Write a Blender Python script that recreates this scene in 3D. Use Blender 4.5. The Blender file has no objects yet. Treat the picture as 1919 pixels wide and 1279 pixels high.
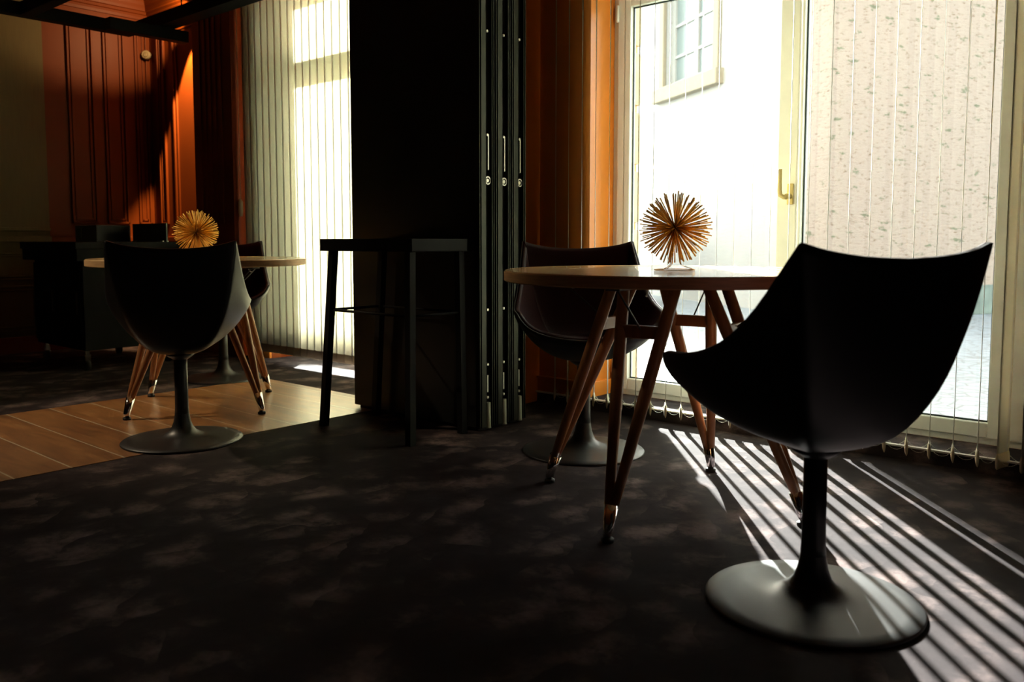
import bpy, bmesh, math, random
from mathutils import Vector, Matrix
random.seed(7)
SC = bpy.context.scene
COL = SC.collection
# ------------------------------------------------------------------ camera
YAW = math.radians(41.0)
cam_d = bpy.data.cameras.new('camera'); cam = bpy.data.objects.new('camera', cam_d); COL.objects.link(cam)
F_PX = 1600.0
cam_d.sensor_fit = 'HORIZONTAL'; cam_d.sensor_width = 36.0
cam_d.lens = F_PX / 1919 * 36.0
cam_d.shift_y = -(639.5 - 576.0) / 1919
cam_d.clip_start = 0.05; cam_d.clip_end = 200
PITCH = math.atan((576.0 - 450.0) / F_PX)
cam.location = (0, 0, 0.833)
cam.rotation_euler = (math.pi / 2 - PITCH, 0, YAW)
cam_d.dof.use_dof = True; cam_d.dof.focus_distance = 3.3; cam_d.dof.aperture_fstop = 3.5
SC.camera = cam
# ------------------------------------------------------------------ light
SUN_EL = math.radians(21.0)
TO_SUN = Vector((-math.sin(YAW) * math.cos(SUN_EL), math.cos(YAW) * math.cos(SUN_EL), math.sin(SUN_EL)))
sun_d = bpy.data.lights.new('sun', 'SUN'); sun = bpy.data.objects.new('sun', sun_d); COL.objects.link(sun)
sun_d.energy = 11.5; sun_d.angle = math.radians(0.53); sun_d.color = (1.0, 0.98, 0.96)
sun.rotation_euler = TO_SUN.to_track_quat('Z', 'Y').to_euler(); sun.location = (-6, 8, 8)
world = bpy.data.worlds.new('world'); SC.world = world; world.use_nodes = True
wn = world.node_tree.nodes; wl = world.node_tree.links; wn.clear()
sky = wn.new('ShaderNodeTexSky'); sky.sky_type = 'NISHITA'; sky.sun_disc = False
sky.sun_elevation = SUN_EL; sky.sun_rotation = -YAW
sky.air_density = 1.0; sky.dust_density = 2.0
bg = wn.new('ShaderNodeBackground'); bg.inputs['Strength'].default_value = 0.62
wo = wn.new('ShaderNodeOutputWorld'); hs = wn.new('ShaderNodeHueSaturation'); hs.inputs['Saturation'].default_value = 0.35; wl.new(sky.outputs[0], hs.inputs['Color'])
wb = wn.new('ShaderNodeMix'); wb.data_type = 'RGBA'; wb.blend_type = 'MULTIPLY'; wb.inputs['Factor'].default_value = 1.0; wb.inputs['B'].default_value = (1.0, 0.96, 0.87, 1)
wl.new(hs.outputs[0], wb.inputs['A']); wl.new(wb.outputs['Result'], bg.inputs[0]); wl.new(bg.outputs[0], wo.inputs[0])
vs = SC.view_settings; vs.view_transform = 'Standard'; vs.look = 'None'; vs.gamma = 1; vs.use_curve_mapping = False
vs.exposure = 2.25
# skylight sampling helpers in the window openings (portals emit nothing of their own)
def portal(x0, x1, z0, z1, y):
    d = bpy.data.lights.new('window_portal', 'AREA'); d.shape = 'RECTANGLE'; d.size = x1 - x0; d.size_y = z1 - z0
    d.cycles.is_portal = True
    o = bpy.data.objects.new('window_portal', d); COL.objects.link(o)
    o.location = ((x0 + x1) / 2, y, (z0 + z1) / 2); o.rotation_euler = (-math.pi / 2, 0, 0)
portal(-2.45, -0.50, 0.08, 2.55, 3.81)
portal(-5.20, -3.30, 0.08, 2.55, 3.81)
# ------------------------------------------------------------------ materials
MATS = {}
def mat(name, col, rough=0.5, metal=0.0, spec=0.5, noise=0.0, nscale=20.0, bump=0.0, stretch=(1, 1, 1), coat=0.0, ior=1.5):
    if name in MATS: return MATS[name]
    m = bpy.data.materials.new(name); m.use_nodes = True; MATS[name] = m
    nt = m.node_tree; n = nt.nodes; l = nt.links; p = n['Principled BSDF']
    p.inputs['Base Color'].default_value = (*col, 1); p.inputs['Roughness'].default_value = rough
    p.inputs['Metallic'].default_value = metal; p.inputs['Specular IOR Level'].default_value = spec
    p.inputs['Coat Weight'].default_value = coat; p.inputs['IOR'].default_value = ior
    tc = n.new('ShaderNodeTexCoord'); mp = n.new('ShaderNodeMapping'); mp.inputs['Scale'].default_value = stretch
    nz = n.new('ShaderNodeTexNoise'); nz.inputs['Scale'].default_value = nscale; nz.inputs['Detail'].default_value = 6
    l.new(tc.outputs['Object'], mp.inputs[0]); l.new(mp.outputs[0], nz.inputs['Vector'])
    if noise > 0:
        r = n.new('ShaderNodeMapRange'); r.inputs[1].default_value = 0.3; r.inputs[2].default_value = 0.7
        r.inputs[3].default_value = 1 - noise; r.inputs[4].default_value = 1 + noise
        x = n.new('ShaderNodeVectorMath'); x.operation = 'SCALE'; x.inputs[0].default_value = col
        l.new(nz.outputs[0], r.inputs[0]); l.new(r.outputs[0], x.inputs['Scale']); l.new(x.outputs[0], p.inputs['Base Color'])
    if bump > 0:
        b = n.new('ShaderNodeBump'); b.inputs['Strength'].default_value = bump; b.inputs['Distance'].default_value = 0.01
        l.new(nz.outputs[0], b.inputs['Height']); l.new(b.outputs[0], p.inputs['Normal'])
    return m
M_ORANGE_SHADE = mat('orange_paint_shaded', (0.19, 0.036, 0.0022), 0.5, spec=0.25, noise=0.06, nscale=3, bump=0.02)  # orange paint darkened for the dim left corner, shade put into the colour
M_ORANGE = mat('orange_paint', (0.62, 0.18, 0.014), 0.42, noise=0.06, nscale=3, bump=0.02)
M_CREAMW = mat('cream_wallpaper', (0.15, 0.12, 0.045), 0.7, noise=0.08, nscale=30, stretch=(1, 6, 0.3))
M_DARKW = mat('dark_wall', (0.012, 0.008, 0.006), 0.7, noise=0.1)
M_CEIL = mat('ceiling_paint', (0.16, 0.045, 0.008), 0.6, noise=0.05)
M_FRAME = mat('window_lacquer', (0.84, 0.83, 0.74), 0.35, noise=0.02)
M_GASKET = mat('rubber_gasket', (0.03, 0.05, 0.045), 0.5)
M_BLACK = mat('black_plastic', (0.004, 0.004, 0.0045), 0.36, spec=0.35)
M_LINING = mat('dark_red_leather', (0.022, 0.0008, 0.0015), 0.5, spec=0.18, bump=0.08, nscale=120)
M_BLACKMET = mat('black_powder_coat', (0.02, 0.02, 0.02), 0.40, spec=0.6, bump=0.02, nscale=300)
M_MATTE = mat('matt_black_laminate', (0.006, 0.006, 0.006), 0.75, spec=0.15)
M_CONSOLE = mat('black_stained_oak', (0.004, 0.004, 0.004), 0.55, spec=0.2)
M_PANEL = mat('black_panel_laminate', (0.012, 0.013, 0.011), 0.35, noise=0.1, nscale=4)
M_PROFILE = mat('dark_anodised_profile', (0.055, 0.06, 0.052), 0.38, metal=0.8)
M_STEEL = mat('brushed_steel', (0.75, 0.75, 0.70), 0.3, metal=1.0, noise=0.05)
M_CHROME = mat('chrome', (0.85, 0.85, 0.85), 0.08, metal=1.0)
M_SEAL = mat('pale_seal_rubber', (0.40, 0.42, 0.33), 0.5)
M_TABLE = mat('beech_veneer', (0.78, 0.50, 0.23), 0.26, noise=0.12, nscale=6, stretch=(1, 14, 3), coat=0.5)
M_TEDGE = mat('beech_edge', (0.66, 0.41, 0.19), 0.5, noise=0.16, nscale=14, stretch=(1, 1, 12))
M_LEG = mat('walnut_stained_leg', (0.36, 0.155, 0.055), 0.38, noise=0.2, nscale=18, stretch=(4, 4, 0.5))
M_BRASS = mat('brass', (0.95, 0.52, 0.08), 0.35, metal=0.45, noise=0.08)
M_BRASSD = mat('aged_brass_core', (0.10, 0.055, 0.015), 0.6, metal=0.4)
M_RUBBER = mat('black_rubber', (0.012, 0.012, 0.012), 0.6)
M_HANDLE = mat('champagne_handle', (0.62, 0.48, 0.20), 0.35, metal=0.6)
M_SENSOR = mat('ivory_plastic', (0.42, 0.34, 0.2), 0.5)
M_EDGE = mat('aluminium_nosing', (0.80, 0.78, 0.72), 0.35, metal=0.5)
M_SCREEN = mat('dull_glass_screen', (0.05, 0.09, 0.06), 0.15)
M_BODYW = mat('pale_van_paint', (0.68, 0.74, 0.74), 0.25, coat=0.4)
M_VGLASS = mat('van_windscreen', (0.10, 0.25, 0.36), 0.08)
M_TYRE = mat('tyre', (0.02, 0.02, 0.02), 0.8)

def node_mat(name):
    m = bpy.data.materials.new(name); m.use_nodes = True; MATS[name] = m
    return m, m.node_tree.nodes, m.node_tree.links, m.node_tree.nodes['Principled BSDF']
def ramp(n, pts):
    r = n.new('ShaderNodeValToRGB'); e = r.color_ramp.elements
    while len(e) < len(pts): e.new(0.5)
    for i, (p, c) in enumerate(pts): e[i].position = p; e[i].color = (*c, 1) if len(c) == 3 else c
    return r
# glass: clear sheet with a faint mirror reflection
m, n, l, p = node_mat('window_glass'); n.remove(p)
tr = n.new('ShaderNodeBsdfTransparent'); tr.inputs[0].default_value = (0.93, 0.96, 0.94, 1)
gl = n.new('ShaderNodeBsdfGlossy'); gl.inputs['Roughness'].default_value = 0.0; gl.inputs[0].default_value = (0.9, 1, 0.95, 1)
fr = n.new('ShaderNodeFresnel'); fr.inputs[0].default_value = 1.30
mx = n.new('ShaderNodeMixShader'); l.new(fr.outputs[0], mx.inputs[0]); l.new(tr.outputs[0], mx.inputs[1]); l.new(gl.outputs[0], mx.inputs[2])
l.new(mx.outputs[0], n['Material Output'].inputs[0]); M_GLASS = m
# fabric slat: diffuse + translucent
m, n, l, p = node_mat('slat_fabric'); n.remove(p)
df = n.new('ShaderNodeBsdfDiffuse'); df.inputs[0].default_value = (0.86, 0.84, 0.74, 1)
tl = n.new('ShaderNodeBsdfTranslucent'); tl.inputs[0].default_value = (0.88, 0.84, 0.68, 1)
tc = n.new('ShaderNodeTexCoord'); nz = n.new('ShaderNodeTexNoise'); nz.inputs['Scale'].default_value = 400; l.new(tc.outputs['Object'], nz.inputs['Vector'])
bp = n.new('ShaderNodeBump'); bp.inputs['Strength'].default_value = 0.1; bp.inputs['Distance'].default_value = 0.002
l.new(nz.outputs[0], bp.inputs['Height']); l.new(bp.outputs[0], df.inputs['Normal'])
mx = n.new('ShaderNodeMixShader'); mx.inputs[0].default_value = 0.55
l.new(df.outputs[0], mx.inputs[1]); l.new(tl.outputs[0], mx.inputs[2]); sg = n.new('ShaderNodeBsdfGlossy'); sg.inputs['Roughness'].default_value = 0.28; sf = n.new('ShaderNodeFresnel'); sf.inputs[0].default_value = 1.22; m2 = n.new('ShaderNodeMixShader')
l.new(sf.outputs[0], m2.inputs[0]); l.new(mx.outputs[0], m2.inputs[1]); l.new(sg.outputs[0], m2.inputs[2]); l.new(m2.outputs[0], n['Material Output'].inputs[0]); M_SLAT = m
M_WEIGHT = mat('slat_weight_pocket', (0.62, 0.55, 0.36), 0.6)
M_CHAIN = mat('plastic_chain', (0.75, 0.72, 0.6), 0.4)
# carpet: overlapping brushed patches, dark plum brown
m, n, l, p = node_mat('mottled_carpet')
tc = n.new('ShaderNodeTexCoord')
mp = n.new('ShaderNodeMapping'); mp.inputs['Scale'].default_value = (1, 1, 1); l.new(tc.outputs['Object'], mp.inputs[0])
warp = n.new('ShaderNodeTexNoise'); warp.inputs['Scale'].default_value = 3.2; warp.inputs['Detail'].default_value = 3; l.new(mp.outputs[0], warp.inputs['Vector'])
wv = n.new('ShaderNodeVectorMath'); wv.operation = 'SCALE'; wv.inputs['Scale'].default_value = 0.20; l.new(warp.outputs['Color'], wv.inputs[0])
ad = n.new('ShaderNodeVectorMath'); ad.operation = 'ADD'; l.new(mp.outputs[0], ad.inputs[0]); l.new(wv.outputs[0], ad.inputs[1])
v1 = n.new('ShaderNodeTexVoronoi'); v1.inputs['Scale'].default_value = 4.6; l.new(ad.outputs[0], v1.inputs['Vector'])
v2 = n.new('ShaderNodeTexVoronoi'); v2.inputs['Scale'].default_value = 7.4; l.new(ad.outputs[0], v2.inputs['Vector'])
b1 = n.new('ShaderNodeTexNoise'); b1.inputs['Scale'].default_value = 9; b1.inputs['Detail'].default_value = 5; b1.inputs['Roughness'].default_value = 0.7; l.new(tc.outputs['Object'], b1.inputs['Vector'])
s1 = n.new('ShaderNodeSeparateColor'); l.new(v1.outputs['Color'], s1.inputs[0])
s2 = n.new('ShaderNodeSeparateColor'); l.new(v2.outputs['Color'], s2.inputs[0])
def mth(op, a, b):
    x = n.new('ShaderNodeMath'); x.operation = op
    for i, q in enumerate((a, b)):
        if isinstance(q, (int, float)): x.inputs[i].default_value = q
        else: l.new(q, x.inputs[i])
    return x.outputs[0]
# each patch fades from its bright edge to nothing
def fan(v, s, ch, sc):
    rel = n.new('ShaderNodeVectorMath'); rel.operation = 'SUBTRACT'; l.new(ad.outputs[0], rel.inputs[0]); l.new(v.outputs['Position'], rel.inputs[1])
    sp = n.new('ShaderNodeSeparateXYZ'); l.new(rel.outputs[0], sp.inputs[0])
    side = n.new('ShaderNodeMapRange'); side.interpolation_type = 'SMOOTHSTEP'; side.inputs[1].default_value = -.45 / sc; side.inputs[2].default_value = .45 / sc; l.new(sp.outputs[0], side.inputs[0])
    rim_ = n.new('ShaderNodeMapRange'); rim_.interpolation_type = 'SMOOTHSTEP'; rim_.inputs[1].default_value = .80; rim_.inputs[2].default_value = .15; l.new(v.outputs['Distance'], rim_.inputs[0])
    return mth('MULTIPLY', mth('MULTIPLY', mth('POWER', s.outputs[ch], 1.5), side.outputs[0]), rim_.outputs[0])
fade = fan(v1, s1, 0, 4.6); fade2 = fan(v2, s2, 1, 7.4)
v3 = n.new('ShaderNodeTexVoronoi'); v3.inputs['Scale'].default_value = 6.1; v3.inputs['Randomness'].default_value = .9
ad3 = n.new('ShaderNodeVectorMath'); ad3.operation = 'ADD'; l.new(ad.outputs[0], ad3.inputs[0]); ad3.inputs[1].default_value = (13.7, 5.1, 0); l.new(ad3.outputs[0], v3.inputs['Vector'])
s3 = n.new('ShaderNodeSeparateColor'); l.new(v3.outputs['Color'], s3.inputs[0])
ad_keep = ad; ad = ad3; fade3 = fan(v3, s3, 2, 6.1); ad = ad_keep
sm = mth('ADD', mth('ADD', mth('MULTIPLY', fade, 1.0), mth('MULTIPLY', fade2, 0.9)), mth('MULTIPLY', fade3, 1.0))
sm = mth('MULTIPLY', mth('ADD', sm, 0.10), mth('ADD', mth('MULTIPLY', mth('SUBTRACT', b1.outputs[0], 0.28), 3.4), 0.0))
cr = ramp(n, [(0.0, (0.029, 0.022, 0.0235)), (0.25, (0.050, 0.038, 0.039)), (1.0, (0.21, 0.152, 0.142))])
l.new(sm, cr.inputs[0])
fn = n.new('ShaderNodeTexNoise'); fn.inputs['Scale'].default_value = 420; fn.inputs['Detail'].default_value = 2; l.new(tc.outputs['Object'], fn.inputs['Vector'])
fm = n.new('ShaderNodeMapRange'); fm.inputs[3].default_value = 0.75; fm.inputs[4].default_value = 1.25; l.new(fn.outputs[0], fm.inputs[0])
cm = n.new('ShaderNodeVectorMath'); cm.operation = 'SCALE'; l.new(cr.outputs[0], cm.inputs[0]); l.new(fm.outputs[0], cm.inputs['Scale'])
l.new(cm.outputs[0], p.inputs['Base Color']); p.inputs['Roughness'].default_value = 0.85; p.inputs['Specular IOR Level'].default_value = 0.05
p.inputs['Sheen Weight'].default_value = 0.0
bp = n.new('ShaderNodeBump'); bp.inputs['Strength'].default_value = 0.25; bp.inputs['Distance'].default_value = 0.003
l.new(fn.outputs[0], bp.inputs['Height']); l.new(bp.outputs[0], p.inputs['Normal']); M_CARPET = m
# timber-look planks
m, n, l, p = node_mat('timber_planks')
tc = n.new('ShaderNodeTexCoord'); sx = n.new('ShaderNodeSeparateXYZ'); l.new(tc.outputs['Object'], sx.inputs[0])
PW = 0.1935
yy = mth('DIVIDE', mth('SUBTRACT', sx.outputs[1], 1.259 - PW * 40), PW)
fl = mth('FLOOR', yy, 0); frc = mth('FRACT', yy, 0)
seam = mth('MINIMUM', frc, mth('SUBTRACT', 1.0, frc))
seam = mth('LESS_THAN', seam, 0.016)
wnz = n.new('ShaderNodeTexWhiteNoise'); wnz.noise_dimensions = '1D'; l.new(fl, wnz.inputs['W'])
mp = n.new('ShaderNodeMapping'); mp.inputs['Scale'].default_value = (1.6, 9, 1); l.new(tc.outputs['Object'], mp.inputs[0])
off = n.new('ShaderNodeVectorMath'); off.operation = 'ADD'; l.new(mp.outputs[0], off.inputs[0]); l.new(wnz.outputs['Color'], off.inputs[1])
g1 = n.new('ShaderNodeTexNoise'); g1.inputs['Scale'].default_value = 2.0; g1.inputs['Detail'].default_value = 8; g1.inputs['Roughness'].default_value = 0.65; g1.inputs['Distortion'].default_value = 0.6
l.new(off.outputs[0], g1.inputs['Vector'])
cr = ramp(n, [(0.3, (0.24, 0.092, 0.022)), (0.5, (0.44, 0.18, 0.045)), (0.7, (0.62, 0.29, 0.09))]); l.new(g1.outputs[0], cr.inputs[0])
mxc = n.new('ShaderNodeMix'); mxc.data_type = 'RGBA'; l.new(seam, mxc.inputs['Factor']); l.new(cr.outputs[0], mxc.inputs['A']); mxc.inputs['B'].default_value = (0.85, 0.66, 0.45, 1)
l.new(mxc.outputs['Result'], p.inputs['Base Color']); p.inputs['Roughness'].default_value = 0.36; p.inputs['Specular IOR Level'].default_value = 0.9; p.inputs['Coat Weight'].default_value = 1.0; p.inputs['Coat Roughness'].default_value = 0.32; p.inputs['Coat IOR'].default_value = 2.1
bp = n.new('ShaderNodeBump'); bp.inputs['Strength'].default_value = 0.02; bp.inputs['Distance'].default_value = 0.003
l.new(g1.outputs[0], bp.inputs['Height']); l.new(bp.outputs[0], p.inputs['Normal']); M_PLANK = m
# outdoor plaster
def plaster(name, base, pit, spot, pit_at, spot_at, rough_bump):
    m, n, l, p = node_mat(name)
    tc = n.new('ShaderNodeTexCoord'); mp = n.new('ShaderNodeMapping'); mp.inputs['Scale'].default_value = (1, 1, 2.8); l.new(tc.outputs['Object'], mp.inputs[0])
    a = n.new('ShaderNodeTexNoise'); a.inputs['Scale'].default_value = 11; a.inputs['Detail'].default_value = 8; a.inputs['Roughness'].default_value = 0.8; l.new(mp.outputs[0], a.inputs['Vector'])
    b = n.new('ShaderNodeTexNoise'); b.inputs['Scale'].default_value = 5; b.inputs['Detail'].default_value = 6; b.inputs['Roughness'].default_value = 0.65; l.new(mp.outputs[0], b.inputs['Vector'])
    r1 = ramp(n, [(0.0, (1, 1, 1)), (pit_at, (0, 0, 0)), (1.0, (0, 0, 0))]); r1.color_ramp.elements[0].position = pit_at - .07; l.new(a.outputs[0], r1.inputs[0])
    r2 = ramp(n, [(0.0, (0, 0, 0)), (spot_at, (0, 0, 0)), (spot_at + .04, (1, 1, 1))]); l.new(b.outputs[0], r2.inputs[0])
    m1 = n.new('ShaderNodeMix'); m1.data_type = 'RGBA'; m1.inputs['A'].default_value = (*base, 1); m1.inputs['B'].default_value = (*pit, 1); l.new(r1.outputs[0], m1.inputs['Factor'])
    m2 = n.new('ShaderNodeMix'); m2.data_type = 'RGBA'; m2.inputs['B'].default_value = (*spot, 1); l.new(m1.outputs['Result'], m2.inputs['A']); l.new(r2.outputs[0], m2.inputs['Factor'])
    l.new(m2.outputs['Result'], p.inputs['Base Color']); p.inputs['Roughness'].default_value = 0.9
    bu = n.new('ShaderNodeBump'); bu.inputs['Strength'].default_value = rough_bump; bu.inputs['Distance'].default_value = 0.03
    l.new(a.outputs[0], bu.inputs['Height']); l.new(bu.outputs[0], p.inputs['Normal'])
    return m
M_WHITEP = plaster('white_house_plaster', (0.30, 0.297, 0.28), (0.24, 0.235, 0.215), (0.16, 0.155, 0.13), 0.43, 0.66, 0.4)
M_PINKP = plaster('pink_house_plaster', (0.31, 0.25, 0.205), (0.15, 0.095, 0.06), (0.12, 0.125, 0.075), 0.45, 0.60, 1.0)
M_STONE = mat('sandstone_quoin', (0.40, 0.32, 0.18), 0.85, noise=0.15, nscale=12, bump=0.2)
M_PLINTH = mat('grey_green_plinth', (0.085, 0.11, 0.095), 0.85, noise=0.3, nscale=5, bump=0.3)
m, n, l, p = node_mat('cobbled_street')
tc = n.new('ShaderNodeTexCoord'); v = n.new('ShaderNodeTexVoronoi'); v.inputs['Scale'].default_value = 8; v.feature = 'DISTANCE_TO_EDGE'; l.new(tc.outputs['Object'], v.inputs['Vector'])
r = ramp(n, [(0.0, (0.09, 0.095, 0.10)), (0.08, (0.16, 0.18, 0.195)), (1.0, (0.20, 0.225, 0.245))]); l.new(v.outputs[0], r.inputs[0]); l.new(r.outputs[0], p.inputs['Base Color'])
p.inputs['Roughness'].default_value = 0.7
bp = n.new('ShaderNodeBump'); bp.inputs['Strength'].default_value = 0.6; bp.inputs['Distance'].default_value = 0.02; l.new(v.outputs[0], bp.inputs['Height']); l.new(bp.outputs[0], p.inputs['Normal']); M_STREET = m

# ------------------------------------------------------------------ mesh helpers
def box(bm, x0, x1, y0, y1, z0, z1, rot=0.0, piv=None, bev=0.0):
    r = bmesh.ops.create_cube(bm, size=1.0)
    vsn = r['verts']
    bmesh.ops.scale(bm, vec=(x1 - x0, y1 - y0, z1 - z0), verts=vsn)
    bmesh.ops.translate(bm, vec=((x0 + x1) / 2, (y0 + y1) / 2, (z0 + z1) / 2), verts=vsn)
    if bev > 0:
        es = {e for v_ in vsn for e in v_.link_edges}
        g = bmesh.ops.bevel(bm, geom=list(es), offset=bev, segments=2, affect='EDGES', profile=0.6)
        vsn = list({v_ for f in g['faces'] for v_ in f.verts} | {v_ for v_ in vsn if v_.is_valid})
    if rot: bmesh.ops.rotate(bm, cent=piv or (0, 0, 0), matrix=Matrix.Rotation(rot, 3, 'Z'), verts=[v_ for v_ in vsn if v_.is_valid])
    return vsn
def tube(bm, pts, rad, seg=12, cap=True):
    pts = [Vector(q) for q in pts]; rings = []
    if not isinstance(rad, (list, tuple)): rad = [rad] * len(pts)
    up = Vector((0, 0, 1)); prev = None
    for i, q in enumerate(pts):
        t = (pts[min(i + 1, len(pts) - 1)] - pts[max(i - 1, 0)]).normalized()
        if prev is None:
            a = t.cross(up)
            if a.length < 1e-3: a = t.cross(Vector((1, 0, 0)))
        else: a = prev - t * prev.dot(t)
        a.normalize(); b = t.cross(a); prev = a
        rings.append([bm.verts.new(q + (a * math.cos(2 * math.pi * k / seg) + b * math.sin(2 * math.pi * k / seg)) * rad[i]) for k in range(seg)])
    for i in range(len(rings) - 1):
        for k in range(seg):
            f = bm.faces.new((rings[i][k], rings[i][(k + 1) % seg], rings[i + 1][(k + 1) % seg], rings[i + 1][k])); f.smooth = True
    if cap:
        bm.faces.new(list(reversed(rings[0]))); bm.faces.new(rings[-1])
def lathe(bm, prof, seg=64, cx=0, cy=0, smooth=True):
    rings = []
    for r_, z in prof:
        if r_ < 1e-6: rings.append([bm.verts.new((cx, cy, z))])
        else: rings.append([bm.verts.new((cx + r_ * math.cos(2 * math.pi * k / seg), cy + r_ * math.sin(2 * math.pi * k / seg), z)) for k in range(seg)])
    for a, b in zip(rings[:-1], rings[1:]):
        for k in range(seg):
            k2 = (k + 1) % seg
            if len(a) == 1: f = bm.faces.new((a[0], b[k2], b[k]))
            elif len(b) == 1: f = bm.faces.new((a[k], a[k2], b[0]))
            else: f = bm.faces.new((a[k], a[k2], b[k2], b[k]))
            f.smooth = smooth
def obj(name, bm, m, parent=None, sharp=None, loc=None):
    bmesh.ops.recalc_face_normals(bm, faces=bm.faces[:])
    me = bpy.data.meshes.new(name); bm.to_mesh(me); bm.free()
    o = bpy.data.objects.new(name, me); COL.objects.link(o)
    if m: me.materials.append(m)
    if parent: o.parent = parent
    if loc: o.location = loc
    if sharp is not None:
        for e in me.edges: pass
        me.shade_smooth(); me.set_sharp_from_angle(angle=math.radians(sharp))
    return o
def B(): return bmesh.new()
def tag(o, label, cat, group=None):
    o['label'] = label; o['category'] = cat
    if group: o['group'] = group
    return o
def thing(name, label, cat, loc=(0, 0, 0), rotz=0.0, group=None):
    o = bpy.data.objects.new(name, None); o.empty_display_size = 0.1; COL.objects.link(o)
    o.location = loc; o.rotation_euler = (0, 0, rotz)
    return tag(o, label, cat, group)
def struct(name, bm, m, label=None, **k):
    o = obj(name, bm, m, **k); o['kind'] = 'structure'
    if label: o['label'] = label
    return o
def copy_tree(o, parent=None):
    c = o.copy(); COL.objects.link(c); c.parent = parent
    for ch in list(o.children): copy_tree(ch, c)
    return c

# ------------------------------------------------------------------ the room
XL, XR, YB, YW, YO, ZC = -6.85, 3.0, -3.2, 3.40, 3.81, 2.85
STEP = 0.055
b = B(); box(b, XL - .1, XR + .1, YB - .1, 3.38, -0.10, 0.0); struct('floor', b, M_CARPET, 'dark plum brown carpet with brushed mottled patches')
b = B(); box(b, -4.463, -3.228, YB, 2.868, 0.0, 0.002); struct('floor', b, M_PLANK, 'strip of brown timber planks let into the dark carpet')
b = B(); box(b, XL - .1, XR + .1, YB - .1, YO, ZC, ZC + .1); struct('ceiling', b, M_CEIL)
b = B(); box(b, XL - .1, -3.0, 3.38, 3.81, -0.1, 0.0); struct('floor', b, M_CARPET, 'dark carpet running up to the left window')
b = B(); box(b, -3.0, XR + .1, 3.38, 3.60, -0.1, STEP); struct('trim_1', b, M_CARPET, 'low carpeted step running along under the windows')
b = B(); box(b, -2.9, XR, 3.366, 3.384, STEP - .004, STEP + .003, bev=.001); struct('trim_2', b, M_EDGE, 'thin pale metal nosing along the edge of the window step')
# walls
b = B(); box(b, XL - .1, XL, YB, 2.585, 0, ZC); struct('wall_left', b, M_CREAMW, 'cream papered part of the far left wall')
b = B(); box(b, XL - .1, XL, 2.585, YO, 0, ZC); struct('wall_left', b, M_ORANGE_SHADE, 'orange painted panelled part of the far left wall')
b = B(); box(b, XR, XR + .1, YB, YO, 0, ZC); struct('wall_right', b, M_DARKW)
b = B(); box(b, XL, XR, YB - .1, YB, 0, ZC); struct('wall_back', b, M_DARKW)
LW = (-5.20, -3.30); RW = (-2.455, -0.50); ZT = 2.55
b = B()
box(b, LW[1], RW[0], YW, YO, 0, ZC); box(b, RW[1], XR, YW, YO, 0, ZC)
box(b, LW[0], LW[1], YW, YO, ZT, ZC); box(b, RW[0], RW[1], YW, YO, ZT, ZC)
box(b, LW[0], LW[1], 3.60, YO, -.1, 0); box(b, RW[0], RW[1], 3.60, YO, -.1, STEP)
struct('wall_window', b, M_ORANGE, 'orange painted wall with the two tall windows')
b = B(); box(b, XL, LW[0], YW, YO, 0, ZC); struct('wall_window', b, M_ORANGE_SHADE, 'orange wall in the far left corner, shade put into its colour')
b = B(); box(b, -5.98, -5.46, 3.29, YW, 0, ZC, bev=.004)
for x in (-5.87, -5.80, -5.73, -5.66, -5.59): box(b, x - .008, x + .008, 3.282, 3.291, 0.95, 2.6, bev=.003)
struct('wall_window', b, M_ORANGE_SHADE, 'fluted orange pilaster left of the closed blind')
b = B(); box(b, -3.24, -2.766, 3.286, YW, 0, ZC, bev=.004); struct('wall_window', b, M_ORANGE, 'orange pilaster between the two windows')
# outside stone jambs with deep joints
for i, (xa, xb) in enumerate(((RW[0] - .45, RW[0] + .022), (LW[0] - .45, LW[0] + .003))):
    b = B(); z = 0.02
    for k in range(11):
        box(b, xa - (0.18 if k % 2 else 0), xb, 3.70, YO + .012, z, z + .27, bev=.022); z += .30
    struct('trim_%d' % (3 + i), b, M_STONE, 'sandstone quoin blocks on the outer jamb of the window')
# crown moulding, mitred in the corner
prof = [(0, 2.59), (.018, 2.59), (.022, 2.61), (.022, 2.628), (.034, 2.632), (.034, 2.652), (.046, 2.656), (.05, 2.675)]
prof += [(.05 + .13 * (1 - math.cos(a)), 2.675 + .125 * math.sin(a)) for a in [math.pi / 2 * k / 8 for k in range(1, 9)]]
prof += [(.19, 2.80), (.19, 2.815), (.205, 2.82), (.205, ZC)]
b = B(); rows = []
for o_, z in prof: rows.append([b.verts.new((XL + o_, YB, z)), b.verts.new((XL + o_, YW - o_, z)), b.verts.new((XR, YW - o_, z))])
for a, c in zip(rows[:-1], rows[1:]):
    for k in range(2): b.faces.new((a[k], a[k + 1], c[k + 1], c[k]))
struct('trim_5', b, M_ORANGE_SHADE, 'orange crown moulding under the ceiling')
# panel mouldings: a frame of stepped bars on a wall
def bars(b, wall, a0, a1, z0, z1, w=.03, d=.018):
    def one(p0, p1, q0, q1, dd):
        if wall == 'L': box(b, XL - .002, XL + dd, p0, p1, q0, q1, bev=.003)
        else: box(b, p0, p1, YW - dd, YW + .002, q0, q1, bev=.003)
    for s_, dd in ((0, d), (w * .62, d * .55)):
        ww = w * .38
        one(a0 + s_, a0 + s_ + ww, z0 + s_, z1 - s_, dd); one(a1 - s_ - ww, a1 - s_, z0 + s_, z1 - s_, dd)
        one(a0 + s_, a1 - s_, z0 + s_, z0 + s_ + ww, dd); one(a0 + s_, a1 - s_, z1 - s_ - ww, z1 - s_, dd)
b = B()
for a0, a1 in ((2.75, 2.945), (3.02, 3.19), (3.27, 3.375)): bars(b, 'L', a0, a1, .96, 2.50, .042); bars(b, 'L', a0, a1, .16, .74)
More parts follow.
